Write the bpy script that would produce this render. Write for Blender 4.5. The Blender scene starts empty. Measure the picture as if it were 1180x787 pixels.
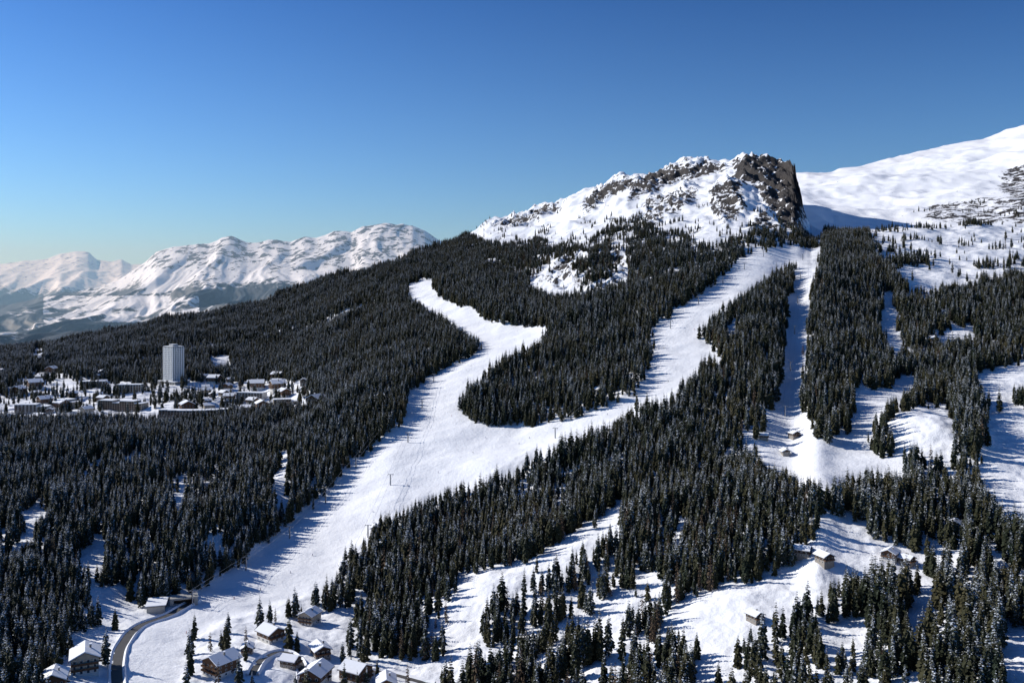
import bpy, math, random
import numpy as np
random.seed(7); rng=np.random.default_rng(11)
F=1022.0; VH=340.0; UC=590.0     # survey constants: focal length (px), horizon row, centre column
scene=bpy.context.scene
scene.view_settings.view_transform='Standard'; scene.view_settings.look='None'; scene.view_settings.exposure=0
def link(o): scene.collection.objects.link(o); return o

# ---------------------------------------------------------------- noise
def _h(ix,iy,s):
    h=(ix*374761393+iy*668265263+s*2147483647)&0xffffffff
    h=((h^(h>>13))*1274126177)&0xffffffff
    return (h^(h>>16))&0xffffffff
def perlin(x,y,s=0):
    xi=np.floor(x).astype(np.int64); yi=np.floor(y).astype(np.int64)
    fx=x-xi; fy=y-yi
    def g(ix,iy,dx,dy):
        a=_h(ix,iy,s)*(2*math.pi/4294967296.0)
        return np.cos(a)*dx+np.sin(a)*dy
    u=fx*fx*fx*(fx*(fx*6-15)+10); v=fy*fy*fy*(fy*(fy*6-15)+10)
    a=g(xi,yi,fx,fy); b=g(xi+1,yi,fx-1,fy); c=g(xi,yi+1,fx,fy-1); d=g(xi+1,yi+1,fx-1,fy-1)
    return (a+(b-a)*u+(c-a)*v+(a-b-c+d)*u*v)*1.5
def fbm(x,y,o=5,s=0,g=0.5):
    r=0;a=1;t=0
    for i in range(o):
        r=r+a*perlin(x,y,s+i); t+=a; a*=g; x=x*2.03+7.1; y=y*2.03-3.7
    return r/t
def ridged(x,y,o=5,s=0,g=0.52):
    r=0;a=1;t=0
    for i in range(o):
        r=r+a*(1-2*np.abs(perlin(x,y,s+i))); t+=a; a*=g; x=x*2.07+3.3; y=y*2.07+1.9
    return r/t
def gs(a,sig,axis):
    n=int(sig*2.5)+1
    k=np.exp(-0.5*(np.arange(-n,n+1)/sig)**2); k/=k.sum()
    pad=[(0,0),(0,0)]; pad[axis]=(n,n)
    p=np.pad(a,pad,mode='reflect',reflect_type='odd'); out=np.zeros_like(a)
    L=a.shape[axis]
    for i,w in enumerate(k):
        out+= w*(p[i:i+L,:] if axis==0 else p[:,i:i+L])
    return out

# ---------------------------------------------------------------- land-cover map
W,H=1180,787
def raster(polys):
    img=np.zeros((H,W),np.float32)
    for P in polys:
        val=1.0
        if isinstance(P,tuple): val,P=P
        P=np.array(P,float)
        x0,x1=int(max(0,P[:,0].min())),int(min(W,P[:,0].max()+2)); y0,y1=int(max(0,P[:,1].min())),int(min(H,P[:,1].max()+2))
        if x1<=x0 or y1<=y0: continue
        X,Y=np.meshgrid(np.arange(x0,x1)+.5,np.arange(y0,y1)+.5)
        ins=np.zeros(X.shape,bool); n=len(P)
        for i in range(n):
            ax,ay=P[i]; bx,by=P[(i+1)%n]
            if ay==by: continue
            c=((ay>Y)!=(by>Y))&(X<(bx-ax)*(Y-ay)/(by-ay)+ax)
            ins^=c
        img[y0:y1,x0:x1]=np.where(ins,val,img[y0:y1,x0:x1])
    return img
def look(img,u,v):
    uu=np.clip(u,0,W-1).astype(int); vv=np.clip(v,0,H-1).astype(int)
    r=img[vv,uu]
    return np.where((u<-120)|(u>W+120),0,r)

OPEN=[
 # main run, lower valley to junction, left branch, middle branch
 [(135,800),(142,745),(160,722),(190,712),(212,690),(250,668),(290,642),(320,612),(345,592),(380,562),(410,532),(440,507),(466,482),(470,455),(482,440),(512,425),(540,414),(557,400),(550,390),(528,380),(500,360),(474,345),(469,332),(484,321),(497,322),(500,334),(512,346),(532,354),(548,355),(562,370),(590,374),(628,380),(626,392),(605,402),(578,416),(553,432),(535,450),(529,470),(540,486),(570,493),(620,491),(660,482),(700,470),(732,455),(745,430),(750,400),(755,373),(790,350),(820,330),(848,302),(868,290),(925,281),(925,295),(902,308),(872,328),(842,348),(812,374),(806,390),(828,405),(800,428),(772,458),(730,472),(705,490),(660,508),(620,520),(585,545),(560,552),(520,565),(480,582),(440,600),(415,622),(398,645),(385,672),(340,690),(300,702),(270,712),(235,728),(215,750),(208,800)],
 [(918,288),(948,284),(936,330),(930,380),(928,430),(922,470),(893,497),(884,484),(900,440),(906,400),(907,350),(914,320)],
 [(878,500),(920,470),(940,478),(932,500),(955,512),(975,502),(985,465),(988,442),(1012,450),(1052,428),(1054,448),(1020,470),(1000,500),(1003,523),(1040,530),(1048,552),(1000,545),(950,562),(900,547),(872,532)],
 [(1016,335),(1028,335),(1042,400),(1030,412),(1014,372)],
 [(1036,308),(1122,300),(1128,326),(1048,334)],
 [(1018,495),(1045,470),(1087,465),(1107,490),(1085,523),(1045,518)],
 [(1122,442),(1150,425),(1185,415),(1185,445),(1168,448),(1168,466),(1185,470),(1185,612),(1150,585),(1130,545),(1135,500),(1140,470)],
 [(765,702),(830,682),(900,662),(935,622),(945,593),(985,600),(1000,620),(1060,642),(1072,664),(1010,655),(950,682),(890,700),(850,742),(808,742),(775,732)],
 [(790,770),(830,735),(855,760),(840,790),(800,790)],
 [(520,668),(560,655),(600,650),(640,625),(675,602),(716,588),(702,618),(640,652),(600,672),(540,690)],
 [(215,745),(250,728),(395,705),(440,760),(500,765),(510,790),(205,790)],
 [(0,455),(30,432),(60,428),(110,440),(200,438),(280,436),(350,440),(372,465),(300,470),(262,474),(190,482),(100,478),(0,480)],
 [(40,400),(52,402),(48,415),(38,412)],
 [(55,790),(80,735),(125,735),(140,790)],
 [(318,535),(332,525),(332,585),(316,580)],
 [(195,560),(212,548),(218,570),(205,590)],
 [(110,700),(150,690),(165,712),(130,735),(105,722)],
 [(1150,730),(1185,722),(1185,790),(1160,790)],
 [(240,412),(262,408),(268,420),(246,424)],
 [(1070,385),(1120,372),(1130,384),(1085,398)],
 [(840,372),(852,368),(850,384),(838,388)],
 [(940,735),(990,712),(1010,720),(960,760)],
 [(1040,690),(1075,680),(1085,705),(1060,720)],
 [(680,700),(720,680),(735,700),(700,730)],
 [(20,590),(48,575),(60,590),(30,612)],
 [(90,640),(112,628),(122,650),(100,664)],
 [(700,590),(720,565),(716,600),(700,620)],
 [(840,500),(870,495),(872,506),(845,512)],
 [(505,770),(525,700),(545,690),(560,720),(530,785)],
 # above the tree line
 [(480,240),(560,276),(580,280),(620,272),(650,282),(676,278),(690,266),(704,262),(712,250),(724,252),(734,240),(744,248),(752,262),(758,264),(790,268),(820,284),(850,270),(880,262),(922,260),(945,280),(950,262),(990,264),(1180,240),(1180,100),(480,100)],
 [(608,328),(640,300),(655,298),(668,328),(692,336),(640,340)],
 [(700,290),(722,288),(724,325),(706,322)],
 [(1005,270),(1185,255),(1185,292),(1130,300),(1060,286),(1018,286)],
]
PISTE=OPEN[:3]
ROCK=[
 [(842,186),(870,180),(916,188),(927,235),(926,264),(905,264),(885,240),(872,216),(848,206)],
 [(735,204),(760,196),(828,190),(842,196),(803,207),(775,212),(745,224),(722,236)],
 [(668,237),(700,214),(728,206),(735,216),(700,228),(680,248)],
 (0.95,[(858,266),(878,240),(902,264)]),
 (0.85,[(560,262),(640,236),(652,240),(600,260)]),
 [(612,330),(650,296),(720,288),(724,328),(690,338),(650,334)],
 (0.9,[(815,225),(850,205),(862,240),(835,262),(822,248)]),
 (0.75,[(742,232),(800,215),(808,228),(760,260),(740,262)]),
]
SPARSE=[
 (0.56,[(470,690),(620,640),(760,640),(785,790),(480,790)]),
 (0.58,[(0,500),(200,520),(335,520),(330,600),(180,700),(0,720)]),
 (0.30,[(1000,262),(1185,262),(1185,330),(1050,332),(1010,300)]),
 (0.5,[(550,272),(700,250),(740,235),(760,260),(920,262),(925,285),(850,300),(720,335),(600,340),(620,300),(560,285)]),
 (0.64,[(780,560),(1180,560),(1180,790),(760,790)]),
 (0.58,[(930,560),(1060,540),(1120,590),(1090,690),(960,640)]),
 (0.72,[(560,540),(760,540),(760,640),(470,690),(440,620)]),
 (0.64,[(1040,320),(1180,320),(1180,430),(1060,440)]),
 (0.20,[(215,745),(250,728),(395,705),(440,760),(500,765),(510,790),(205,790)]),
 (0.32,[(0,455),(30,432),(60,428),(110,440),(350,440),(372,465),(190,482),(0,480)]),
]
openI=raster(OPEN); pisteI=raster(PISTE); rockI=raster(ROCK); sparseI=raster(SPARSE)
# forest tracks, thin cuts through the trees
def tracks(lines):
    for pts,hw in lines:
        for (a,b),(c,d) in zip(pts[:-1],pts[1:]):
            n=int(max(abs(c-a),abs(d-b)))+1
            for t in np.linspace(0,1,n):
                x,y=int(a+(c-a)*t),int(b+(d-b)*t); openI[max(0,y-hw):y+hw+1,max(0,x-1):x+2]=1
tracks([([(150,418),(220,402),(300,388),(380,366),(440,345)],1),([(360,430),(400,412),(450,398)],1),([(560,300),(600,312),(640,300)],1),([(480,700),(530,690),(590,700),(640,690)],3),([(1060,560),(1110,600),(1100,660)],2),([(640,770),(700,740),(760,745)],3)])
settleI=raster([OPEN[10],OPEN[11]])

# ---------------------------------------------------------------- terrain sheets
def build_mesh(name,X,Y,Z,attrs,mat):
    nr,nc=X.shape
    me=bpy.data.meshes.new(name)
    co=np.stack([X,Y,Z],-1).reshape(-1,3).astype(np.float32)
    idx=np.arange(nr*nc).reshape(nr,nc)
    q=np.stack([idx[:-1,:-1],idx[:-1,1:],idx[1:,1:],idx[1:,:-1]],-1).reshape(-1,4).astype(np.int32)
    me.vertices.add(len(co)); me.vertices.foreach_set('co',co.ravel())
    me.loops.add(q.size); me.loops.foreach_set('vertex_index',q.ravel())
    me.polygons.add(len(q)); me.polygons.foreach_set('loop_start',np.arange(0,q.size,4,dtype=np.int32))
    me.polygons.foreach_set('use_smooth',np.ones(len(q),bool))
    for k,a in attrs.items():
        at=me.attributes.new(k,'FLOAT','POINT'); at.data.foreach_set('value',a.astype(np.float32).ravel())
    me.update(calc_edges=True); me.validate()
    me.materials.append(mat)
    return link(bpy.data.objects.new(name,me))

# ---- materials
def newmat(n):
    m=bpy.data.materials.new(n); m.use_nodes=True
    nt=m.node_tree; b=nt.nodes['Principled BSDF']; return m,nt,b
def N(nt,t,**k):
    n=nt.nodes.new(t)
    for a,b in k.items(): setattr(n,a,b)
    return n
def simple(n,c,r=0.7,spec=0.3,var=0.0,scale=2.0,metal=0):
    m,nt,b=newmat(n); b.inputs['Roughness'].default_value=r; b.inputs['Specular IOR Level'].default_value=spec
    b.inputs['Metallic'].default_value=metal
    if var>0:
        tc=N(nt,'ShaderNodeTexCoord'); no=N(nt,'ShaderNodeTexNoise'); no.inputs['Scale'].default_value=scale; no.inputs['Detail'].default_value=4
        nt.links.new(tc.outputs['Object'],no.inputs['Vector'])
        mx=N(nt,'ShaderNodeMix',data_type='RGBA'); nt.links.new(no.outputs[0],mx.inputs[0])
        mx.inputs[6].default_value=(*[x*(1-var) for x in c],1); mx.inputs[7].default_value=(*[min(1,x*(1+var)) for x in c],1)
        nt.links.new(mx.outputs[2],b.inputs['Base Color'])
    else: b.inputs['Base Color'].default_value=(*c,1)
    return m
def terrain_mat(name,sc,rockcol=(0.060,0.053,0.050),woodcol=(0.018,0.028,0.022),bump=1.0,dark=(0.85,0.87,0.91)):
    m,nt,b=newmat(name); L=nt.links.new
    geo=N(nt,'ShaderNodeNewGeometry')
    def noise(s,d=6,rough=0.6):
        n=N(nt,'ShaderNodeTexNoise'); n.inputs['Scale'].default_value=s; n.inputs['Detail'].default_value=d; n.inputs['Roughness'].default_value=rough
        L(geo.outputs['Position'],n.inputs['Vector']); return n
    def math_(op,a,b2,clamp=False):
        n=N(nt,'ShaderNodeMath',operation=op,use_clamp=clamp)
        for i,x in enumerate((a,b2)):
            if x is None: continue
            if isinstance(x,(int,float)): n.inputs[i].default_value=x
            else: L(x,n.inputs[i])
        return n.outputs[0]
    def attr(a):
        n=N(nt,'ShaderNodeAttribute'); n.attribute_name=a; return n.outputs['Fac']
    rn=noise(1/(14*sc),8,0.7)
    def thresh(a,amp,wd):
        t=math_('ADD',math_('SUBTRACT',a,0.5),math_('MULTIPLY',math_('SUBTRACT',rn.outputs[0],0.5),amp))
        return math_('ADD',math_('MULTIPLY',t,1/wd),0.5,True)
    rock=thresh(attr('rock'),2.4,0.10)
    wood=thresh(attr('wood'),2.4,0.25)
    big=noise(1/(60*sc),6,0.65); 
    snow=N(nt,'ShaderNodeMix',data_type='RGBA'); L(big.outputs[0],snow.inputs[0])
    snow.inputs[6].default_value=(*dark,1); snow.inputs[7].default_value=(0.95,0.95,0.96,1)
    rc=N(nt,'ShaderNodeMix',data_type='RGBA'); n2=noise(1/(5*sc),6,0.7); L(n2.outputs[0],rc.inputs[0])
    rc.inputs[6].default_value=(*[c*0.4 for c in rockcol],1); rc.inputs[7].default_value=(*[c*1.8 for c in rockcol],1)
    m1=N(nt,'ShaderNodeMix',data_type='RGBA'); L(rock,m1.inputs[0]); L(snow.outputs[2],m1.inputs[6]); L(rc.outputs[2],m1.inputs[7])
    m2=N(nt,'ShaderNodeMix',data_type='RGBA'); L(wood,m2.inputs[0]); L(m1.outputs[2],m2.inputs[6]); m2.inputs[7].default_value=(*woodcol,1)
    L(m2.outputs[2],b.inputs['Base Color'])
    b.inputs['Roughness'].default_value=0.65; b.inputs['Specular IOR Level'].default_value=0.2
    bn=noise(1/(4*sc),8,0.62)
    b1=N(nt,'ShaderNodeBump'); b1.inputs['Strength'].default_value=0.6*bump; b1.inputs['Distance'].default_value=1.3*sc
    L(bn.outputs[0],b1.inputs['Height'])
    b2=N(nt,'ShaderNodeBump'); b2.inputs['Distance'].default_value=6*sc; L(math_('MULTIPLY',rock,0.95),b2.inputs['Strength'])
    L(n2.outputs[0],b2.inputs['Height']); L(b1.outputs[0],b2.inputs['Normal'])
    L(b2.outputs[0],b.inputs['Normal'])
    return m
snow_m=terrain_mat('snow_and_rock',1.0)
far_m=terrain_mat('alpine_snow_far',9.0,rockcol=(0.10,0.11,0.13),woodcol=(0.022,0.034,0.050),bump=0.45)  # aerial haze painted into the colour: rock and forest tinted blue
back_m=terrain_mat('alpine_snow',1.6,bump=.7)

# ---- main hillside
T={
 -400:[(1250,200),(800,430),(700,560),(600,760),(520,1010),(470,1350),(446,1650),(425,2050),(416,2400)],
 0:[(1250,200),(787,430),(700,560),(600,750),(520,1000),(470,1350),(440,1650),(413,2100),(404,2400)],
 150:[(1250,200),(787,450),(730,540),(700,600),(600,760),(520,1000),(470,1350),(433,1650),(400,2000),(380,2400)],
 300:[(1250,200),(787,470),(740,540),(660,680),(600,800),(540,960),(480,1250),(450,1500),(420,1750),(380,2100),(351,2450)],
 450:[(1250,200),(787,490),(720,580),(650,680),(600,750),(540,860),(480,1010),(440,1150),(400,1370),(350,1750),(305,2250)],
 600:[(1250,200),(787,470),(700,570),(620,690),(560,790),(520,870),(490,940),(440,1050),(400,1190),(378,1290),(340,1500),(300,1800),(270,2200),(247,2600)],
 750:[(1250,200),(787,430),(700,520),(620,620),(560,710),(500,820),(450,930),(400,1060),(350,1220),(300,1500),(260,1850),(220,2250),(196,2550)],
 870:[(1250,200),(787,410),(700,490),(600,610),(500,790),(400,1010),(340,1200),(300,1400),(270,1600),(240,1850),(210,2150),(184,2350)],
 912:[(1250,200),(787,400),(700,480),(600,600),(500,780),(400,1020),(340,1220),(300,1420),(275,1600),(258,1850),(240,2120),(192,2300)],
 940:[(1250,200),(787,400),(700,480),(600,595),(500,775),(400,1030),(340,1240),(300,1450),(280,1620),(266,1900)],
 1050:[(1250,200),(787,380),(700,460),(600,580),(500,760),(430,960),(370,1180),(320,1400),(290,1600),(265,1900)],
 1180:[(1250,200),(787,360),(700,440),(600,560),(500,740),(430,950),(370,1180),(320,1400),(285,1650),(262,1950)],
 1600:[(1250,200),(787,350),(700,430),(600,550),(500,730),(430,940),(370,1180),(310,1400),(275,1650),(250,1950)],
}
SKY=[(-400,418),(0,404),(60,398),(120,386),(200,370),(250,360),(300,351),(350,333),(400,316),(450,303),(500,285),(540,268),(560,257),(600,247),(615,243),(640,239),(655,231),(680,221),(700,214),(712,208),(730,202),(745,198),(760,198),(780,194),(800,195),(815,190),(828,189),(836,184),(845,184),(850,179),(856,178),(862,182),(868,183),(873,188),(885,186),(895,189),(905,187),(914,191),(919,205),(923,225),(927,244),(934,262),(980,268),(1020,263),(1080,262),(1180,262),(1600,250)]
us=np.arange(-400,1601,2.0); nq=900; q=np.linspace(0,1,nq); PW=1.2; w=1-(1-q)**PW
cols=sorted(T); Y0=200.0
tabv=np.zeros((nq,len(cols))); ycs=[]
for j,c in enumerate(cols):
    vv=np.array([p[0] for p in T[c]],float); yy=np.array([p[1] for p in T[c]],float); ycs.append(yy[-1])
    yr=Y0*(yy[-1]/Y0)**w
    tabv[:,j]=np.interp(np.log(yr),np.log(yy),vv)
V=np.stack([np.interp(us,cols,tabv[i]) for i in range(nq)])
YC=np.interp(us,cols,ycs)
Vs=gs(gs(V,14,0),11,1); V=Vs
YC=gs(YC[None,:],5,1)[0]
sk=np.interp(us,[s[0] for s in SKY],[s[1] for s in SKY])
V=V+(sk-V[-1])[None,:]*(np.clip((w-0.78)/0.22,0,1)**2)[:,None]
Yg=Y0*(YC[None,:]/Y0)**w[:,None]
U=np.broadcast_to(us,Yg.shape)
X=(U-UC)/F*Yg; Z=(VH-V)*Yg/F
pp=gs(gs(look(pisteI,U,V).astype(float),3,1),3,0)
pr=gs(gs(look(rockI,U,V).astype(float),2,1),3,0)
alp=np.clip((Z-110)/120,0,1)
# wooded bank standing above the left side of the valley run
bank=look(raster([[(195,690),(250,655),(300,620),(340,580),(400,525),(440,495),(462,475),(462,445),(430,440),(380,480),(300,560),(230,620),(170,670)]]),U,V).astype(float)
Z=Z+13*gs(gs(bank,7,1),9,0)
amp=(3.0+np.clip(Yg/2500,0,1)*7)*(1-0.8*pp)*np.clip((Yg-300)/200,0.2,1)
Z=Z+amp*fbm(X/110,Yg/110,5,3)*1.7
Z=Z+(1-0.88*pp)*3.0*(1-.5*alp)*fbm(X/28,Yg/28,5,21,0.55)
Z=Z+pp*3.4*fbm(X/70,Yg/50,3,5)
rd=ridged(X/170+0.5*Yg/300,Yg/280,4,40,0.42)
Z=Z+alp*(rd-0.35)*32
Z=Z+np.clip(pr,0,1)*(ridged(X/38+Yg/90,Yg/60,5,60)-0.3)*np.clip(Yg/2300,0.3,1)*34
def knoll(u,v,du,dv_m,h):
    global Z
    j=int((u+400)/2); i=int(np.argmax(V[:,j]<=v)); x0=X[i,j]; y0=Yg[i,j]
    Z=Z+h*np.exp(-((X-x0)/du)**2-((Yg-y0)/dv_m)**2)
knoll(1065,500,38,60,13); knoll(1075,520,30,50,4); knoll(215,470,60,60,8); knoll(600,535,70,35,7)
knoll(880,600,70,60,8); knoll(650,640,80,60,8); knoll(250,600,70,80,8); knoll(960,620,50,40,7); knoll(560,700,50,40,6)
V=VH-Z*F/Yg
def gz(x,y):
    """height of the ground at world x,y"""
    x=np.asarray(x,float); y=np.asarray(y,float)
    u=UC+F*x/y; fc=np.clip((u+400)/2,0,len(us)-1.001); j=fc.astype(int); fj=fc-j
    yc=YC[j]*(1-fj)+YC[j+1]*fj
    ww=np.log(y/Y0)/np.log(yc/Y0); beyond=ww>1; wq=np.clip(ww,0,1)
    qq=1-(1-wq)**(1/PW); fi=np.clip(qq*(nq-1),0,nq-1.001); i=fi.astype(int); f=fi-i
    z=(Z[i,j]*(1-f)+Z[i+1,j]*f)*(1-fj)+(Z[i,j+1]*(1-f)+Z[i+1,j+1]*f)*fj
    z=np.where(beyond,z-0.45*(y-yc),z)
    return z,u,beyond
def ground(u,v):
    j=int(round((np.clip(u,-400,1600)+400)/2)); a=V[:,j]; k=a<=v
    i=int(np.argmax(k)) if k.any() else nq-1
    if i>0 and k.any():
        t=(a[i-1]-v)/(a[i-1]-a[i]+1e-9); y=Yg[i-1,j]+(Yg[i,j]-Yg[i-1,j])*t
    else: y=Yg[i,j]
    x=(u-UC)/F*y; return float(x),float(y),float(gz(x,y)[0])
rk=look(rockI,U,V).astype(float); rk=gs(gs(rk,1.5,1),2,0)
dzx=np.gradient(Z,axis=1)/np.gradient(X,axis=1)
dzy=np.gradient(Z,axis=0)/np.gradient(Yg,axis=0)
slope=np.sqrt(dzx**2+dzy**2)
east=np.clip(-dzx,0,0.7)       # faces falling away to the right are steeper, wind-scoured
gul=ridged(X/20+Yg/60,Yg/55,4,90)
rock=0.07+rk*(0.27+0.15*np.clip(slope,0,1.0)+0.15*east+0.30*(gul-.1))+np.clip((slope-1.05)*0.7,0,0.35)*alp
rock=np.where(pp>0.3,0,rock); rock*=np.clip((Z+60)/120,0,1)
# back of the ridge
nb=45; d=(np.linspace(0,1,nb+1)[1:]**1.6)*1500
Yb=YC[None,:]+d[:,None]; Xb=(us-UC)[None,:]/F*Yb; Zb=Z[-1][None,:]-0.45*d[:,None]+fbm(Xb/150,Yb/150,4,9)*12*np.clip(d/150,0,1)[:,None]
Zb=np.maximum(Zb,-345)
XX=np.vstack([X,Xb]); YY=np.vstack([Yg,Yb]); ZZ=np.vstack([Z,Zb])
RR=np.vstack([rock,np.zeros_like(Xb)]); WW=np.vstack([np.zeros_like(X),np.full_like(Xb,0.3)])
build_mesh('mountain_hillside',XX,YY,ZZ,{'rock':RR,'wood':WW},snow_m)

# ---- generic far sheets
def sheet(name,u0,u1,du,sky,prof,nr,ampf,mat,attrf,back=2000):
    us=np.arange(u0,u1+1,du,dtype=float); sk=np.interp(us,[s[0] for s in sky],[s[1] for s in sky])
    ys=np.array([p[0] for p in prof],float); g=np.array([p[1] for p in prof],float); vb=prof[0][2]
    yr=np.exp(np.linspace(math.log(ys[0]),math.log(ys[-1]),nr)); G=np.interp(yr,ys,g)
    G=gs(G[:,None].repeat(2,1),nr/40,0)[:,0]; G=(G-G[-1])/(G[0]-G[-1])
    Vv=sk[None,:]+(vb-sk)[None,:]*G[:,None]
    Y=np.broadcast_to(yr[:,None],Vv.shape); X=(us-UC)[None,:]/F*Y; Z=(VH-Vv)*Y/F
    t=np.broadcast_to(np.linspace(0,1,nr)[:,None],Z.shape)
    Z=Z+ampf(X,Y,Z,t)
    Vf=VH-Z*F/Y
    r,wd=attrf(X,Y,Z,Vf,t,np.broadcast_to(us,Vf.shape))
    d=np.linspace(0,1,13)[1:]*back
    Yb=yr[-1]+d[:,None]+0*us[None,:]; Xb=(us-UC)[None,:]/F*Yb; Zb=Z[-1][None,:]-0.6*d[:,None]
    ob=build_mesh(name,np.vstack([X,Xb]),np.vstack([Y,Yb]),np.vstack([Z,Zb]),{'rock':np.vstack([r,0*Xb]),'wood':np.vstack([wd,0*Xb])},mat)
    return X,Y,Z,Vf,np.broadcast_to(us,Vf.shape)
backrock=raster([(1.15,[(1155,196),(1185,188),(1185,230),(1148,222)]),(0.95,[(1065,238),(1110,230),(1150,226),(1185,228),(1185,258),(1100,258),(1060,254)])])
def ampA(X,Y,Z,t):
    return fbm(X/480,Y/480,4,77,.42)*60*np.clip(t*3,0.2,1)*np.clip((1.08-t)*4,.25,1)+fbm(X/90,Y/90,4,78)*4+(ridged(X/260,Y/700,4,79)-.35)*14*np.clip(t*3,0,1)
BX,BY,BZ,BV,BU=sheet('snowy_mountain',560,1900,2.5,
 [(560,330),(700,262),(800,240),(880,212),(905,203),(930,199),(960,198),(1000,190),(1030,184),(1060,176),(1100,168),(1140,158),(1180,145),(1300,112),(1900,70)],
 [(1780,1,302),(2100,.66),(2500,.42),(3200,.18),(4200,0)],420,ampA,back_m,
 lambda X,Y,Z,V,t,U:(0.06+0.42*gs(look(backrock,U,V).astype(float),2,1),np.zeros_like(X)))
SK_B=[(-500,385),(-200,372),(0,352),(50,343),(100,334),(135,322),(150,314),(168,303),(180,292),(200,286),(215,284),(228,280),(240,279),(255,274),(270,275),(285,280),(300,281),(320,277),(335,278),(350,272),(365,273),(385,268),(405,270),(418,262),(430,260),(445,258),(458,261),(475,259),(490,265),(505,275),(530,285),(600,300),(760,330)]
def ampB(X,Y,Z,t):
    wx=X+fbm(X/1500,Y/1500,3,130)*500
    # long spurs running down from the crest towards the valley
    return (ridged(wx/850+Y/5200,Y/4800,5,100,.40)-0.42)*520*np.clip(1.12-t,0.12,1)*np.clip(t*1.8,0.2,1)
def attB(X,Y,Z,V,t,U):
    n=fbm(X/600,Y/1400,5,120)
    wd=np.clip((V-318)/20,0,1)*0.95+n*0.9-0.12
    town=fbm(X/240,Y/400,4,140)
    wd=np.where((np.abs(U-140)<90)&(np.abs(V-356)<15),wd-0.42-town*1.2,wd)
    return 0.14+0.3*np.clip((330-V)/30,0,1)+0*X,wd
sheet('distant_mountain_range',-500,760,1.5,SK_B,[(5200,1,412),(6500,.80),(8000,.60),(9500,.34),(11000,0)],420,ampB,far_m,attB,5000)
SK_C=[(-700,312),(-200,306),(0,304),(20,303),(38,300),(55,297),(70,291),(88,289),(102,292),(112,300),(128,302),(140,300),(152,306),(175,303),(220,300),(350,310),(600,320)]
def ampC(X,Y,Z,t): return (ridged(X/1500+Y/6000,Y/5000,5,200,.42)-0.42)*560*np.clip(1.1-t,0.12,1)*np.clip(t*2.0,0.3,1)
def attC(X,Y,Z,V,t,U):
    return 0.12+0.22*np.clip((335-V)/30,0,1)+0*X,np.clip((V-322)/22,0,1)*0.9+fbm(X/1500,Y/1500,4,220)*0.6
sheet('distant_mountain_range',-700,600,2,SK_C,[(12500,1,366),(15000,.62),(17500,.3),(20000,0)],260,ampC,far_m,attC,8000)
# valley floor out to the horizon
S=70000
vx,vy=np.meshgrid(np.linspace(-S,S,60),np.linspace(-S,S,60))
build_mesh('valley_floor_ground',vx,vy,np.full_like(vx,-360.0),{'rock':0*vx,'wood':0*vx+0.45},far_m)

# ---------------------------------------------------------------- conifers
def needles_mat(name,c1,c2,snow):
    m,nt,b=newmat(name); L=nt.links.new
    oi=N(nt,'ShaderNodeObjectInfo'); geo=N(nt,'ShaderNodeNewGeometry')
    st_=N(nt,'ShaderNodeTexNoise'); st_.inputs['Scale'].default_value=0.012; st_.inputs['Detail'].default_value=3
    L(oi.outputs['Location'],st_.inputs['Vector'])
    av=N(nt,'ShaderNodeMath',operation='MULTIPLY_ADD'); L(oi.outputs['Random'],av.inputs[0]); av.inputs[1].default_value=0.6
    s2=N(nt,'ShaderNodeMath',operation='MULTIPLY_ADD'); L(st_.outputs[0],s2.inputs[0]); s2.inputs[1].default_value=2.0; s2.inputs[2].default_value=-0.85
    L(s2.outputs[0],av.inputs[2]); av.use_clamp=True
    mx=N(nt,'ShaderNodeMix',data_type='RGBA'); L(av.outputs[0],mx.inputs[0])
    mx.inputs[6].default_value=(*c1,1); mx.inputs[7].default_value=(*c2,1)
    no=N(nt,'ShaderNodeTexNoise'); no.inputs['Scale'].default_value=0.9; no.inputs['Detail'].default_value=4
    L(geo.outputs['Position'],no.inputs['Vector'])
    sep=N(nt,'ShaderNodeSeparateXYZ'); L(geo.outputs['True Normal'],sep.inputs[0])
    ab=N(nt,'ShaderNodeMath',operation='ABSOLUTE'); L(sep.outputs[2],ab.inputs[0])
    mul=N(nt,'ShaderNodeMath',operation='MULTIPLY'); L(no.outputs[0],mul.inputs[0]); L(ab.outputs[0],mul.inputs[1])
    mr=N(nt,'ShaderNodeMapRange'); L(mul.outputs[0],mr.inputs[0]); mr.inputs[1].default_value=0.50-snow*0.2; mr.inputs[2].default_value=0.60-snow*0.15
    m2=N(nt,'ShaderNodeMix',data_type='RGBA'); L(mr.outputs[0],m2.inputs[0]); L(mx.outputs[2],m2.inputs[6]); m2.inputs[7].default_value=(0.60,0.64,0.70,1)
    L(m2.outputs[2],b.inputs['Base Color']); b.inputs['Roughness'].default_value=0.8; b.inputs['Specular IOR Level'].default_value=0.1
    return m
need=needles_mat('spruce_needles',(0.018,0.026,0.016),(0.066,0.058,0.028),0.34)
needs=needles_mat('spruce_needles_frosted',(0.020,0.028,0.020),(0.048,0.050,0.032),0.8)
larchm=needles_mat('larch_twigs',(0.09,0.065,0.045),(0.13,0.09,0.06),0.0)
bark=simple('bark',(0.06,0.045,0.035),0.9,0.1,0.4,3)
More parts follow.
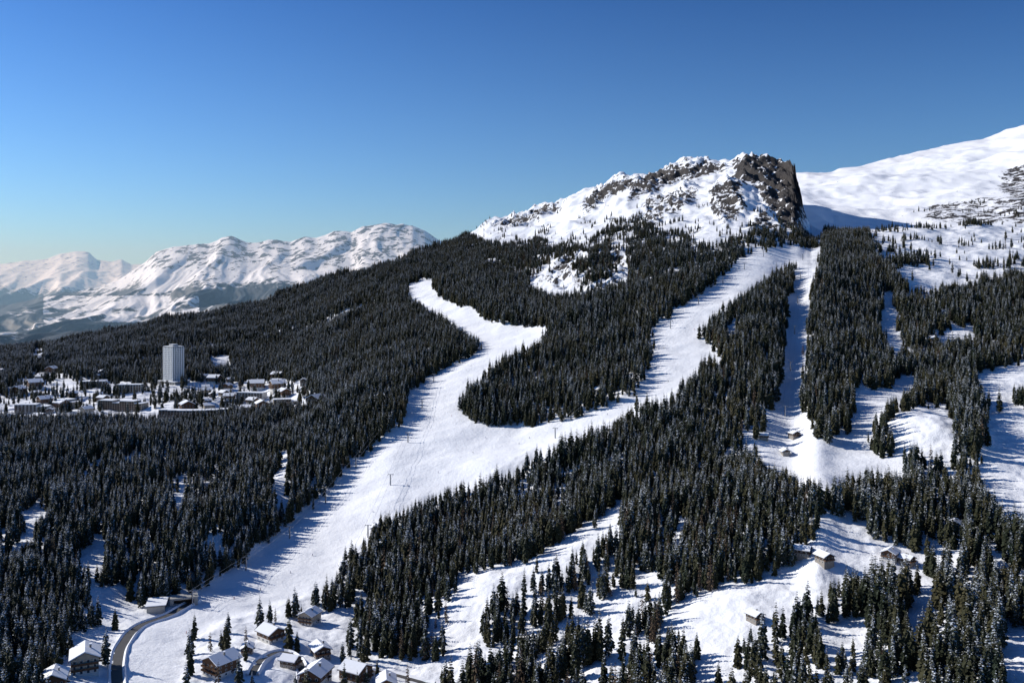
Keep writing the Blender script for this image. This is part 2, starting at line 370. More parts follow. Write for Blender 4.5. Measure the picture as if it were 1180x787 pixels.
def conifer(name,seed,h=1.0,rad=0.15,levels=17,mat=None,thin=False):
    r=random.Random(seed); vs=[];fs=[];mi=[]
    lean=(r.uniform(-.01,.01),r.uniform(-.01,.01))
    n=6; prev=None
    for k in range(5):
        t=k/4; rr=0.013*(1-t)+0.0012
        ring=[]
        for a in range(n):
            an=a*2*math.pi/n; vs.append((math.cos(an)*rr+lean[0]*t,math.sin(an)*rr+lean[1]*t,t*0.985-0.06)); ring.append(len(vs)-1)
        if prev:
            for a in range(n): fs.append((prev[a],prev[(a+1)%n],ring[(a+1)%n],ring[a])); mi.append(1)
        prev=ring
    start=0.08+r.random()*0.05
    for l in range(levels):
        t=l/(levels-1); z=start+(0.985-start)*t**0.93
        R=rad*((1-t)**0.82)*r.uniform(0.78,1.15)+0.008
        if t<0.12: R*=0.8
        nb=r.choice((6,7,8)) if t<0.75 else 5
        if thin: nb=5
        off=r.random()*6.28
        for bnum in range(nb):
            if r.random()<0.08: continue
            an=off+bnum*2*math.pi/nb+r.uniform(-.28,.28); L=R*r.uniform(0.6,1.2); zz=z+r.uniform(-.014,.014)
            droop=L*(0.42 if t<0.7 else 0.05)*r.uniform(0.6,1.3); up=L*0.12
            ca,sa=math.cos(an),math.sin(an); wd=(0.40 if not thin else 0.13)*L+0.008
            def P(d,s,dz): 
                vs.append((ca*d-sa*s+lean[0]*t,sa*d+ca*s+lean[1]*t,zz+dz)); return len(vs)-1
            a0=P(0.004,0,up*.4); b1=P(L*.42,-wd*.9,-droop*.45-.25*wd); b0=P(L*.45,0,up-droop*.15); b2=P(L*.42,wd*.9,-droop*.45-.25*wd)
            c1=P(L*.78,-wd*.62,-droop*.95-.2*wd); c0=P(L*.76,0,up-droop*.55); c2=P(L*.78,wd*.62,-droop*.95-.2*wd); e=P(L,0,-droop*.85)
            for f in ((a0,b1,b0),(a0,b0,b2),(b1,c1,c0,b0),(b0,c0,c2,b2),(c1,e,c0),(c0,e,c2)): fs.append(f); mi.append(0)
    me=bpy.data.meshes.new(name); me.from_pydata(vs,[],fs); me.materials.append(mat); me.materials.append(bark)
    me.polygons.foreach_set('material_index',mi); me.update(); return me
variants=[]
for i in range(4): variants.append(conifer('spruce_mesh',i,rad=0.135+0.018*i,levels=16+i,mat=need))
for i in range(2): variants.append(conifer('spruce_frosted_mesh',20+i,rad=0.15+0.014*i,levels=17,mat=needs))
variants.append(conifer('larch_mesh',31,rad=0.15,levels=15,mat=larchm,thin=True))
tcol=bpy.data.collections.new('conifer_models')
for i,me in enumerate(variants):
    o=bpy.data.objects.new('conifer_%02d'%i,me); tcol.objects.link(o)

BLD=[]   # footprints kept clear of trees  (x,y,r)
# ---------------------------------------------------------------- buildings
plaster=simple('white_plaster',(0.62,0.60,0.56),0.8,0.2,0.08,0.5)
wood=simple('chalet_timber',(0.13,0.07,0.04),0.8,0.2,0.35,2)
dwood=simple('dark_timber',(0.06,0.04,0.03),0.8,0.2,0.3,2)
rsnow=simple('roof_snow',(0.86,0.88,0.92),0.7,0.2,0.04,0.4)
glass=simple('window_glass',(0.03,0.04,0.05),0.15,0.6)
frame=simple('window_frame',(0.7,0.7,0.68),0.6)
conc=simple('concrete',(0.36,0.35,0.33),0.85,0.2,0.12,0.3)
stone=simple('stone_base',(0.28,0.25,0.22),0.9,0.2,0.25,1.0)
beige=simple('beige_render',(0.45,0.38,0.29),0.85,0.2,0.1,0.5)
metal=simple('galvanised_steel',(0.35,0.36,0.38),0.45,0.5,0,1,0.6)
asph=simple('wet_asphalt',(0.075,0.072,0.07),0.75,0.3,0.35,0.15)
class MB:
    def __init__(s): s.v=[];s.f=[];s.m=[]
    def add(s,v,f,m): 
        o=len(s.v); s.v+=v
        for q in f: s.f.append(tuple(i+o for i in q)); s.m.append(m)
    def box(s,x0,x1,y0,y1,z0,z1,m=0):
        s.add([(x0,y0,z0),(x1,y0,z0),(x1,y1,z0),(x0,y1,z0),(x0,y0,z1),(x1,y0,z1),(x1,y1,z1),(x0,y1,z1)],
              [(0,3,2,1),(4,5,6,7),(0,1,5,4),(1,2,6,5),(2,3,7,6),(3,0,4,7)],m)
    def mesh(s,name,mats):
        me=bpy.data.meshes.new(name); me.from_pydata(s.v,[],s.f)
        for m in mats: me.materials.append(m)
        me.polygons.foreach_set('material_index',s.m); me.update(); return me
def chalet_parts(w,l,h,wallm,topm,seed):
    r=random.Random(seed); P={}
    a=w/2;b=l/2; rh=w*0.24
    m=MB(); m.box(-a,a,-b,b,-6,2.8,0); m.box(-a-.05,a+.05,-b-.05,b+.05,2.8,h,1)
    m.add([(-a,-b,h),(a,-b,h),(0,-b,h+rh),(-a,b,h),(a,b,h),(0,b,h+rh)],[(0,1,2),(4,3,5)],1)
    P['walls']=m.mesh('walls',[wallm,topm])
    m=MB(); ov=1.3; k=rh/a; lx=a+ov; zl=h-ov*k
    def slope(sg,z0,z1,ex,mi):
        vs=[(0,-b-ex,h+rh+z0),(sg*(lx+ex-ov),-b-ex,zl+z0),(sg*(lx+ex-ov),b+ex,zl+z0),(0,b+ex,h+rh+z0)]
        vs+=[(x,y,z-z0+z1) for x,y,z in vs]
        m.add(vs,[(0,1,2,3),(7,6,5,4),(0,4,5,1),(1,5,6,2),(2,6,7,3)],mi)
    for sg in (-1,1): slope(sg,0.02,0.25,ov,0); slope(sg,0.26,0.95,ov-.15,1)
    P['snow_covered_roof']=m.mesh('snow_covered_roof',[dwood,rsnow])
    m=MB()
    for sd in (-1,1):
        for fl in range(int(h//2.7)):
            z=0.9+fl*2.8
            n=max(2,int(w//3.2))
            for i in range(n):
                x=-a+w*(i+.5)/n; y=sd*b
                y0,y1=sorted((y,y+sd*.09)); m.box(x-.75,x+.75,y0,y1,z-.1,z+1.4,0)
                y0,y1=sorted((y,y+sd*.13)); m.box(x-.6,x+.6,y0,y1,z,z+1.3,1)
            n=max(2,int(l//4))
            for i in range(n):
                y=-b+l*(i+.5)/n; x=sd*a
                x0,x1=sorted((x,x+sd*.09)); m.box(x0,x1,y-.7,y+.7,z-.1,z+1.3,0)
                x0,x1=sorted((x,x+sd*.13)); m.box(x0,x1,y-.55,y+.55,z,z+1.2,1)
    P['windows']=m.mesh('windows',[frame,glass])
    m=MB(); 
    for z in [2.8+2.8*i for i in range(int((h-2.8)//2.6)+0)]:
        m.box(-a,a,-b-1.3,-b-.1,z-.15,z,0); m.box(-a,a,-b-1.38,-b-1.28,z+.003,z+1.0,0)
        for sx in (-a+.05,a-.15): m.box(sx,sx+.1,-b-1.27,-b-.1,z+.003,z+1,0)
    P['balcony']=m.mesh('balcony',[wood])
    m=MB(); cx=a*.4; m.box(cx-.5,cx+.5,-.5,.5,h,h+rh+1.4,0); m.box(cx-.7,cx+.7,-.7,.7,h+rh+1.4,h+rh+1.8,1)
    P['chimney']=m.mesh('chimney',[stone,rsnow])
    m=MB(); m.box(a,a+.08,b*.3,b*.3+1.1,0,2.1,0); m.box(a-.2,a+1.8,b*.3-.8,b*.3+1.9,2.4,2.6,1)
    P['door']=m.mesh('door',[dwood,wood])
    return P
CV=[chalet_parts(12,14,6.2,plaster,wood,1),chalet_parts(10,12,5.8,stone,dwood,2),chalet_parts(16,18,9.2,plaster,wood,3),chalet_parts(13,15,8.6,plaster,beige,4)]
hut=chalet_parts(6,7,3.2,stone,dwood,5)
def place(name,parts,x,y,z,rot,rad,sc=1.0):
    e=bpy.data.objects.new(name,None); link(e); e.location=(x,y,z); e.rotation_euler=(0,0,rot); e.scale=(sc,)*3
    for k,me in parts.items():
        o=bpy.data.objects.new(k,me); link(o); o.parent=e
    BLD.append((x,y,rad)); return e
R=math.radians
for (u,v,k,r,s) in [(98,772,3,25,1.0),(255,775,2,-35,.8),(312,737,0,50,.9),(357,718,3,-20,.75),(369,756,1,30,.9),(364,786,0,-15,1.0),(410,784,2,60,.75),(445,794,0,10,.8),
                    (335,768,1,70,.75),(285,752,1,10,.6),(62,794,2,20,.7),
                    (950,648,1,20,.7),(1026,644,0,-40,.65),(925,641,1,60,.7),(1045,650,1,35,.6),(915,504,1,15,.7),(880,506,1,70,.6),(1075,395,1,10,.9),(1100,610,1,-30,.7),(870,715,1,30,.6)]:
    x,y,z=ground(u,v); place('chalet',CV[k],x,y,z+.4,R(r),13*s,s)
for (u,v,r) in [(397,656,20),(406,643,50),(905,524,0),(1148,398,30),(432,612,10),(690,452,40)]:
    x,y,z=ground(u,v); place('alpine_hut',hut,x,y,z+.3,R(r),6)
# village chalets
vill=[]
tries=0
while len(vill)<70 and tries<6000:
    tries+=1
    if random.random()<0.55: u=random.uniform(-90,125); v=random.uniform(426,488)
    else: u=random.uniform(215,380); v=random.uniform(430,478)
    if 185<u<215: continue
    if not (look(openI,np.array(u),np.array(v))>0) and u>0 and random.random()<.5: continue
    x,y,z=ground(u,v)
    if any((x-a)**2+(y-b)**2<24**2 for a,b in vill): continue
    vill.append((x,y)); k=random.choice((0,1,2,2,3)); s=random.uniform(.75,1.2)
    place('chalet',CV[k],x,y,z+.4,random.uniform(0,6.28),10*s,s)
for _ in range(7):
    u=random.uniform(38,56); v=random.uniform(402,416); x,y,z=ground(u,v); place('chalet',CV[1],x,y,z+.4,random.uniform(0,6),10)
# apartment blocks
def block(w,dp,fl,wallm,curve=0.0,terr=0):
    P={}; h=3.0*fl; m=MB(); mw=MB(); mb=MB(); mr=MB()
    nseg=max(1,int(w//12)) ; seg=w/nseg
    for i in range(nseg):
        x0=-w/2+i*seg; x1=x0+seg; t=(i+.5)/nseg*2-1; yo=curve*t*t; hh=h-(terr*3.0 if i%3==2 else 0)
        m.box(x0,x1,-dp/2+yo,dp/2+yo,-8,hh,0)
        mr.box(x0-.2+.004*i,x1+.2,-dp/2+yo-.5,dp/2+yo+.5,hh+.003,hh+.35,0); mr.box(x0,x1,-dp/2+yo-.3,dp/2+yo+.3,hh+.352,hh+1.0,1)
        for f in range(int(hh/3.0)):
            z=f*3.0
            for sd in (-1,1):
                yf=sd*dp/2+yo
                y0,y1=sorted((yf,yf+sd*1.4)); mb.box(x0+.4,x1-.4,y0,y1,z-.12,z+.06,0)
                y0,y1=sorted((yf+sd*1.3,yf+sd*1.4)); mb.box(x0+.4,x1-.4,y0,y1,z+.063,z+1.0,1)
                for kx in range(3):
                    cx=x0+seg*(kx+.5)/3; y0,y1=sorted((yf,yf+sd*.08)); mw.box(cx-1.3,cx+1.3,y0,y1,z+.25,z+2.4,0)
            if i in (0,nseg-1):
                xx=x0 if i==0 else x1; sg=-1 if i==0 else 1
                for ky in range(3):
                    cy=-dp/2+yo+dp*(ky+.5)/3; a,b=sorted((xx,xx+sg*.08)); mw.box(a,b,cy-.8,cy+.8,z+.9,z+2.3,0)
    P['walls']=m.mesh('walls',[wallm]); P['windows']=mw.mesh('windows',[glass]); P['balconies']=mb.mesh('balconies',[conc,wood]); P['snow_covered_roof']=mr.mesh('roof',[dwood,rsnow])
    return P
for (u,v,w_,d_,fl,mt,cv,r,te) in [(142,474,74,17,5,beige,0,-14,1),(222,481,95,15,3,conc,14,4,0),(150,452,40,14,4,plaster,0,5,0),(38,476,46,15,4,plaster,0,8,1),
                               (290,462,44,15,4,plaster,0,-12,0),(330,468,36,14,3,beige,0,20,1),(80,470,36,14,4,beige,0,-30,1),(108,446,40,13,3,plaster,0,12,0)]:
    x,y,z=ground(u,v); place('apartment_building',block(w_,d_,fl,mt,cv,te),x,y,z+1,R(r),w_*.42)
# high-rise
towerw=simple('tower_white_concrete',(0.82,0.82,0.80),0.8,0.2,0.05,0.3)
def tower():
    P={}; A=13.5;B=11.5; n=18; fh=3.25
    m=MB(); m.box(-A+1.3,A-1.3,-B+1.3,B-1.3,-4,n*fh,0); P['glazed_core']=m.mesh('core',[glass])
    m=MB()
    for i in range(n+1):
        z=i*fh; m.box(-A,A,-B,B,z-.16,z+.16,0)
        if i<n:
            m.box(-A,A,-B-.02,-B+.12,z+.163,z+1.3,0); m.box(-A,A,B-.12,B+.02,z+.163,z+1.3,0)
            m.box(-A-.02,-A+.12,-B+.13,B-.13,z+.163,z+1.3,0); m.box(A-.12,A+.02,-B+.13,B-.13,z+.163,z+1.3,0)
    P['floor_slabs_and_balconies']=m.mesh('slabs',[towerw])
    m=MB()
    for i in range(7):
        x=-A+.3+(2*A-.6)*i/6
        for s in (-1,1): m.box(x-.7,x+.7,min(s*(B-1.3),s*(B+.25)),max(s*(B-1.3),s*(B+.25)),0,n*fh+.8,0)
    for i in range(1,5):
        y=-B+(2*B)*i/5
        for s in (-1,1): m.box(min(s*(A-1.3),s*(A+.25)),max(s*(A-1.3),s*(A+.25)),y-.8,y+.8,0,n*fh+.8,0)
    P['vertical_fins']=m.mesh('fins',[towerw])
    m=MB(); m.box(-A-.4,A+.4,-B-.4,B+.4,n*fh+.81,n*fh+1.9,0); m.box(-A+.3,A-.3,-B+.3,B-.3,n*fh+1.903,n*fh+2.3,1)
    m.box(-6,6,-5,5,n*fh+2.303,n*fh+5.2,0); m.box(-5.8,5.8,-4.8,4.8,n*fh+5.203,n*fh+5.6,1)
    P['roof_and_plant_room']=m.mesh('roof',[conc,rsnow])
    m=MB(); m.box(-24,26,-15,15,-12,-.5,0); m.box(-24.3,26.3,-15.3,15.3,-.498,.1,1)
    for i in range(10): m.box(-22+i*4.8,-19.4+i*4.8,-15.06,-15,-5,-2,2)
    P['podium']=m.mesh('podium',[conc,rsnow,glass])
    return P
x,y,z=ground(200,441); place('high_rise_tower',tower(),x,y,z+4,R(-35),32)
# valley lift station
def station():
    P={}; m=MB(); m.box(-11,11,-8,8,-6,6,0)
    for i in range(5): m.box(-10+i*4.2,-7+i*4.2,-8.08,-8,1,4.5,1)
    m.box(-9,9,8.0,8.08,.5,4.5,1); P['walls']=m.mesh('walls',[conc,glass])
    m=MB(); m.box(-12.5,12.5,-9.5,9.5,6.003,6.5,0); m.box(-12.3,12.3,-9.3,9.3,6.503,7.3,1); P['snow_covered_roof']=m.mesh('roof',[dwood,rsnow])
    m=MB(); m.box(11,22,-5,5,2.8,3.4,0); m.box(11,21.8,-4.8,4.8,3.403,4.0,1)
    for sx in (13,20):
        for sy in (-4,4): m.box(sx-.3,sx+.3,sy-.3,sy+.3,-6,2.8,0)
    P['loading_canopy']=m.mesh('canopy',[dwood,rsnow]); return P
x,y,z=ground(181,702); place('ski_lift_station',station(),x,y,z+.5,R(105),15,.7)
x,y,z=ground(212,696); place('road_tunnel_portal',{'portal':(lambda m:(m.box(-9,-6.5,-4,4,-5,5.5,0),m.box(6.5,9,-4,4,-5,5.5,0),m.box(-9,9,-4.3,4.3,5.503,6.8,0),m.box(-6.5,6.5,1,3,-5,5.5,1),m.mesh('portal',[conc,dwood]))[-1])(MB())},x,y,z-1,R(20),12)

# ---------------------------------------------------------------- roads
def ribbon(name,pts,wd,mat,lift=0.25):
    P=[ground(u,v)[:2] for u,v in pts]; P=np.array(P)
    seg=np.r_[0,np.cumsum(np.hypot(*np.diff(P,axis=0).T))]; s=np.arange(0,seg[-1],3.0)
    xs=np.interp(s,seg,P[:,0]); ys=np.interp(s,seg,P[:,1])
    k=np.ones(7)/7; pad=3
    if len(xs)>12:
        xs[pad:-pad]=np.convolve(xs,k,'valid'); ys[pad:-pad]=np.convolve(ys,k,'valid')
    dx=np.gradient(xs); dy=np.gradient(ys); L=np.hypot(dx,dy)+1e-9; nx,ny=-dy/L,dx/L
    zc=gz(xs,ys)[0]; 
    if len(zc)>12: zc[pad:-pad]=np.convolve(zc,k,'valid')
    offs=[(-wd/2-2.2,-1.2,1),(-wd/2-1.1,1.0,1),(-wd/2,.02,1),(-wd/2,0,0),(wd/2,0,0),(wd/2,.02,1),(wd/2+1.1,1.0,1),(wd/2+2.2,-1.2,1)]
    vs=[];fs=[];mi=[]
    for i in range(len(xs)):
        for o,h,_ in offs: vs.append((xs[i]+nx[i]*o,ys[i]+ny[i]*o,zc[i]+lift+h))
    n=len(offs)
    for i in range(len(xs)-1):
        for j in range(n-1):
            if j in (2,4): continue
            fs.append((i*n+j,i*n+j+1,(i+1)*n+j+1,(i+1)*n+j)); mi.append(0 if j==3 else 1)
    me=bpy.data.meshes.new(name); me.from_pydata(vs,[],fs); me.materials.append(mat); me.materials.append(rsnow); me.polygons.foreach_set('material_index',mi); me.update()
    link(bpy.data.objects.new(name,me))
    return list(zip(xs,ys))
rp=[]
rp+=ribbon('road',[(136,800),(134,770),(138,748),(150,730),(168,718),(190,712),(210,700),(228,690)],5.5,asph,.5)
rp+=ribbon('road',[(345,800),(350,780),(345,760),(325,748),(300,760),(290,780)],4,asph,.4)
rp+=ribbon('road',[(395,790),(425,772),(455,778),(500,790)],4,asph,.4)
rp+=ribbon('road',[(0,474),(50,468),(100,458),(150,456),(190,452)],7,asph,.4)
rp+=ribbon('road',[(215,452),(260,458),(300,452),(350,448)],7,asph,.4)

# ---------------------------------------------------------------- forest points
st=4.7
gx,gy=np.meshgrid(np.arange(-1900,1900,st),np.arange(250,2700,st))
px=(gx+rng.uniform(-.5,.5,gx.shape)*st*.95).ravel(); py=(gy+rng.uniform(-.5,.5,gx.shape)*st*.95).ravel()
uu=UC+F*px/py; k=(uu>-330)&(uu<1530); px,py=px[k],py[k]
z,uu,bey=gz(px,py); yc=np.interp(uu,us,YC); k=(py<yc+70); px,py,z,uu=px[k],py[k],z[k],uu[k]
vv=VH-z*F/py
hh=rng.uniform(12,25,len(px))*np.clip(1.05-np.clip(z,0,400)/420,0.5,1.0)*(1+0.5*fbm(px/60,py/60,3,350))
hh*=np.where(rng.random(len(px))<.15,.55,1)
nu=fbm(px/14,py/14,3,300)*14*np.clip(900/py,.3,1.3); nv=fbm(px/14,py/14,3,310)*10*np.clip(900/py,.3,1.3)
op=look(openI,uu+nu,vv+nv)>0.5
opt=look(openI,uu+nu*.7,vv+nv*.5-0.5*hh*F/py)>0.5
sett=look(settleI,uu,vv)>.5
sp=look(sparseI,uu,vv); sp=np.where(sp==0,np.where(py<1100,0.74,0.80),sp)
cl=fbm(px/24,py/24,4,320)*0.75+fbm(px/90,py/90,3,330)*0.45+0.5+rng.uniform(-.17,.17,len(px))
stray=(rng.random(len(px))<0.008)&(look(pisteI,uu,vv)<.5)&(z<150)
keep=((~op)&(~(opt&(vv<800)))&(cl<sp))|stray|(sett&(cl<sp-0.02)&(rng.random(len(px))<.5))
# lone trees and small groups scattered up to the tree line
keep|=(z>60)&(z<235)&(look(pisteI,uu,vv)<.5)&(rng.random(len(px))<np.clip(fbm(px/50,py/50,3,340)*0.9-0.11,0,.35)*np.clip((245-z)/120,0,1))&((uu<905)|(py<1750))
keep&=(z<330)
for (bx,by,br) in BLD: keep&=((px-bx)**2+(py-by)**2>(br*.8)**2)
rpa=np.array(rp)
for a in rpa[::2]: keep&=((px-a[0])**2+(py-a[1])**2>30)
# clearings kept open downhill of the houses
for (cu,cv,wu,hv) in [(98,772,24,26),(255,775,20,22),(183,706,22,12)]:
    keep&=~((np.abs(uu-cu)<wu)&(vv>cv-4)&(vv<cv+hv))
px,py,z,uu,hh,vv=px[keep],py[keep],z[keep],uu[keep],hh[keep],vv[keep]
ix=rng.integers(0,4,len(px)); fr=rng.random(len(px))
ix=np.where(fr<np.where(uu<400,.45,.28),4+rng.integers(0,2,len(px)),ix)
lz=look(raster([[(470,600),(900,600),(900,700),(780,790),(470,790)],[(215,700),(450,700),(500,790),(205,790)],[(560,270),(750,270),(750,330),(600,330)]]),uu,vv)
ix=np.where(rng.random(len(px))<np.where(lz>0,.10,.015),6,ix)
# scattered trees on the back mountain foot
bm=look(raster([[(1060,240),(1185,226),(1185,300),(1000,300),(1020,262)]]),BU,BV)>0
bi=np.argwhere(bm&(rng.random(BX.shape)<np.clip(0.08*(fbm(BX/80,BY/80,3,400)*2+.1),0,.3)))
bx,by,bz=BX[bi[:,0],bi[:,1]],BY[bi[:,0],bi[:,1]],BZ[bi[:,0],bi[:,1]]
px=np.r_[px,bx+rng.uniform(-3,3,len(bx))]; py=np.r_[py,by]; z=np.r_[z,bz]; hh=np.r_[hh,rng.uniform(8,14,len(bx))]; ix=np.r_[ix,rng.integers(0,4,len(bx))]
me=bpy.data.meshes.new('conifer_forest'); me.vertices.add(len(px)); me.vertices.foreach_set('co',np.stack([px,py,z-.2],-1).astype(np.float32).ravel())
def A(n,t,a):
    at=me.attributes.new(n,t,'POINT'); at.data.foreach_set('value',a)
A('sc','FLOAT',hh.astype(np.float32)); A('rz','FLOAT',rng.uniform(0,6.28,len(px)).astype(np.float32)); A('ix','INT',ix.astype(np.int32)); me.update()
forest=link(bpy.data.objects.new('conifer_forest',me))
ng=bpy.data.node_groups.new('scatter','GeometryNodeTree'); ng.interface.new_socket('Geometry',in_out='INPUT',socket_type='NodeSocketGeometry'); ng.interface.new_socket('Geometry',in_out='OUTPUT',socket_type='NodeSocketGeometry')
gi=ng.nodes.new('NodeGroupInput'); go=ng.nodes.new('NodeGroupOutput'); iop=ng.nodes.new('GeometryNodeInstanceOnPoints'); ci=ng.nodes.new('GeometryNodeCollectionInfo')
ci.inputs['Collection'].default_value=tcol; ci.inputs['Separate Children'].default_value=True; ci.inputs['Reset Children'].default_value=True
def NA(n,t):
    a=ng.nodes.new('GeometryNodeInputNamedAttribute'); a.data_type=t; a.inputs['Name'].default_value=n; return a.outputs['Attribute']
cx=ng.nodes.new('ShaderNodeCombineXYZ'); ng.links.new(NA('rz','FLOAT'),cx.inputs[2])
l=ng.links.new; l(gi.outputs[0],iop.inputs['Points']); l(ci.outputs[0],iop.inputs['Instance']); iop.inputs['Pick Instance'].default_value=True
l(NA('ix','INT'),iop.inputs['Instance Index']); l(cx.outputs[0],iop.inputs['Rotation'])
l(NA('sc','FLOAT'),iop.inputs['Scale']); l(iop.outputs[0],go.inputs[0])
md=forest.modifiers.new('scatter','NODES'); md.node_group=ng
# individual trees round the chalets
for i in range(34):
    u=random.uniform(218,480); v=random.uniform(735,800); x,y,zz=ground(u,v)
    if any((x-a)**2+(y-b)**2<(r+2)**2 for a,b,r in BLD) or ((rpa-np.array([x,y]))**2).sum(1).min()<40: continue
    o=link(bpy.data.objects.new('spruce_tree',variants[i%7])); o.location=(x,y,zz-.2); s=random.uniform(11,20); o.scale=(s,s,s); o.rotation_euler=(0,0,random.random()*6)

# ---------------------------------------------------------------- ski lifts
def cyl(m,x,y,z0,z1,r0,r1,mi=0,n=10):
    vs=[(x+math.cos(a*2*math.pi/n)*r,y+math.sin(a*2*math.pi/n)*r,zz) for zz,r in ((z0,r0),(z1,r1)) for a in range(n)]
    m.add(vs,[(a,(a+1)%n,n+(a+1)%n,n+a) for a in range(n)]+[tuple(range(n,2*n))],mi)
m=MB(); cyl(m,0,0,-2,10,.5,.32); m.box(-2.6,2.6,-.16,.16,10.002,10.35,0)
for s in (-1,1):
    m.box(s*2.4-.1,s*2.4+.1,-1.6,1.6,9.6,9.85,0)
    for j in range(4): m.box(s*2.4-.16,s*2.4+.16,-1.5+j*.85,-1.15+j*.85,9.853,10.0,1)
m.box(-.75,-.52,-.15,.15,0,10,1)
pyl=m.mesh('lift_pylon',[metal,dwood])
def lift(pts,n):
    P=np.array([ground(u,v) for u,v in pts]); a,b=P[0],P[-1]
    tops=[]
    an=math.atan2(b[1]-a[1],b[0]-a[0])-math.pi/2
    for i in range(n):
        t=i/(n-1); x=a[0]+(b[0]-a[0])*t; y=a[1]+(b[1]-a[1])*t; zz=float(gz(x,y)[0])
        o=link(bpy.data.objects.new('ski_lift_pylon',pyl)); o.location=(x,y,zz); o.rotation_euler=(0,0,an); tops.append((x,y,zz+10.05))
    m=MB()
    for s in (-2.4,2.4):
        pr=None
        for i,(x,y,zz) in enumerate(tops):
            ox,oy=math.cos(an)*s,math.sin(an)*s
            c=[(x+ox+dx,y+oy,zz+dz) for dx,dz in ((-.05,-.05),(.05,-.05),(.05,.05),(-.05,.05))]
            if pr:
                m.add(pr+c,[(0,1,5,4),(1,2,6,5),(2,3,7,6),(3,0,4,7)],0)
            pr=c
    link(bpy.data.objects.new('ski_lift_cable',m.mesh('ski_lift_cable',[metal])))
lift([(390,690),(500,440)],6); lift([(640,505),(880,296)],8); lift([(905,480),(925,300)],6); lift([(222,698),(466,470)],7)

# ---------------------------------------------------------------- skiers
def skier():
    J=[(0,0,.95),(0,.06,1.2),(0,.16,1.45),(0,.22,1.62),(0,.25,1.74),(-.14,0,.9),(-.16,.2,.52),(-.15,.0,.1),(.14,0,.9),(.16,.2,.52),(.15,.0,.1),(-.2,.16,1.4),(-.34,.2,1.15),(-.32,.46,1.08),(.2,.16,1.4),(.34,.2,1.15),(.32,.46,1.08),(-.15,.16,.07),(.15,.16,.07)]
    E=[(0,1),(1,2),(2,3),(3,4),(0,5),(5,6),(6,7),(0,8),(8,9),(9,10),(2,11),(11,12),(12,13),(2,14),(14,15),(15,16),(7,17),(10,18)]
    Rr=[.15,.16,.17,.07,.12,.12,.085,.07,.12,.085,.07,.08,.06,.05,.08,.06,.05,.06,.06]
    me=bpy.data.meshes.new('body'); me.from_pydata(J,E,[]); o=link(bpy.data.objects.new('tmp',me)); o.modifiers.new('s','SKIN'); 
    for i,r in enumerate(Rr): me.skin_vertices[0].data[i].radius=(r,r)
    me.skin_vertices[0].data[0].use_root=True
    o.modifiers.new('d','SUBSURF').levels=1
    dg=bpy.context.evaluated_depsgraph_get(); b=bpy.data.meshes.new_from_object(o.evaluated_get(dg)); bpy.data.objects.remove(o)
    b.materials.clear(); return b
body=skier()
m=MB()
for s in (-1,1): m.box(s*.15-.05,s*.15+.05,-.8,.9,-.01,.02,0); m.box(s*.34-.012,s*.34+.012,.3,.33,.05,1.15,0)
skis=m.mesh('skis_and_poles',[dwood])
jk=[simple('jacket_red',(.4,.03,.03)),simple('jacket_blue',(.03,.06,.25)),simple('jacket_black',(.03,.03,.03))]
bodies=[]
for j in jk:
    b=body.copy(); b.materials.append(j); bodies.append(b)
for (u,v) in [(520,480),(545,522),(505,545),(470,560),(560,505),(598,512),(430,590),(360,640),(300,680),(270,690),(700,478),(770,440),(800,380),(545,400),(500,440),(610,505),(335,660),(215,730)]:
    x,y,zz=ground(u,v); e=link(bpy.data.objects.new('skier',None)); e.location=(x,y,zz+.1); e.rotation_euler=(0,0,random.uniform(2,4.5))
    for n_,me_ in (('body',random.choice(bodies)),('skis_and_poles',skis)):
        o=link(bpy.data.objects.new(n_,me_)); o.parent=e

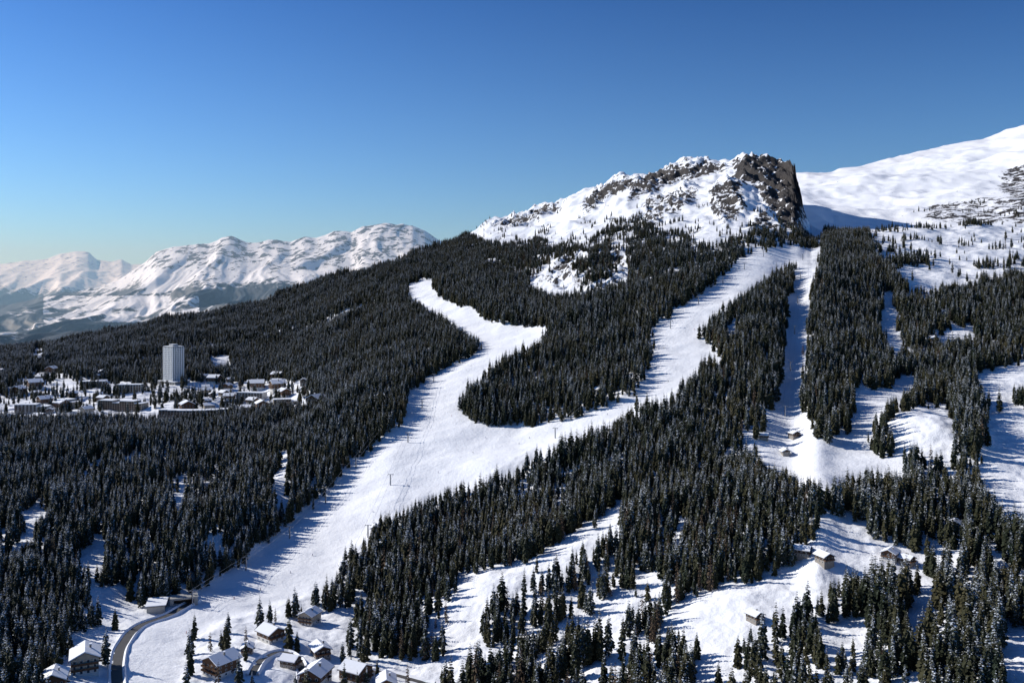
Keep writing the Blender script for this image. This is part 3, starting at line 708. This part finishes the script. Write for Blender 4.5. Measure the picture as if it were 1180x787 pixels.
# ---------------------------------------------------------------- light, sky, haze, camera
EL=30.0; AZ=-70.0    # azimuth from +Y toward +X
sd=(math.sin(R(AZ))*math.cos(R(EL)),math.cos(R(AZ))*math.cos(R(EL)),math.sin(R(EL)))
from mathutils import Vector
sun=bpy.data.lights.new('sun','SUN'); sun.energy=5.0; sun.angle=R(.5); sun.color=(1,.955,.89)
so=link(bpy.data.objects.new('sun',sun)); so.rotation_euler=Vector(sd).to_track_quat('Z','Y').to_euler()
wd=bpy.data.worlds.new('World'); scene.world=wd; wd.use_nodes=True; nt=wd.node_tree; bg=nt.nodes['Background']
sk_=nt.nodes.new('ShaderNodeTexSky'); sk_.sky_type='NISHITA'; sk_.sun_disc=False; sk_.sun_elevation=R(EL); sk_.sun_rotation=R(AZ); sk_.altitude=1500; sk_.air_density=1.0; sk_.dust_density=0.9; sk_.ozone_density=1.2
def vm(op,a,val):
    n=nt.nodes.new('ShaderNodeVectorMath'); n.operation=op; nt.links.new(a,n.inputs[0]); n.inputs[1].default_value=val; return n.outputs[0]
c=vm('MULTIPLY',sk_.outputs[0],(.1,.1,.1)); g=nt.nodes.new('ShaderNodeGamma'); g.inputs[1].default_value=1.42; nt.links.new(c,g.inputs[0])
c=vm('MULTIPLY',g.outputs[0],(6.0,10.2,14.5))
nt.links.new(c,bg.inputs[0]); bg.inputs[1].default_value=0.10
# thin air over the far valley
m=MB(); m.box(-30000,6000,4200,30000,-355,1500,0)
hm=bpy.data.materials.new('valley_air'); hm.use_nodes=True; hm.node_tree.nodes.clear()
o_=hm.node_tree.nodes.new('ShaderNodeOutputMaterial'); vsn=hm.node_tree.nodes.new('ShaderNodeVolumeScatter'); vsn.inputs['Color'].default_value=(.42,.72,1,1); vsn.inputs['Density'].default_value=6.5e-5; vsn.inputs['Anisotropy'].default_value=0.2
hm.node_tree.links.new(vsn.outputs[0],o_.inputs['Volume'])
link(bpy.data.objects.new('valley_haze',m.mesh('valley_haze',[hm])))
cam=bpy.data.cameras.new('camera'); cam.sensor_width=36; cam.lens=36*F/1180; cam.shift_y=-(393.5-VH)/1180; cam.clip_start=1; cam.clip_end=200000
co=link(bpy.data.objects.new('camera',cam)); co.location=(0,0,0); co.rotation_euler=(R(90),0,0); scene.camera=co
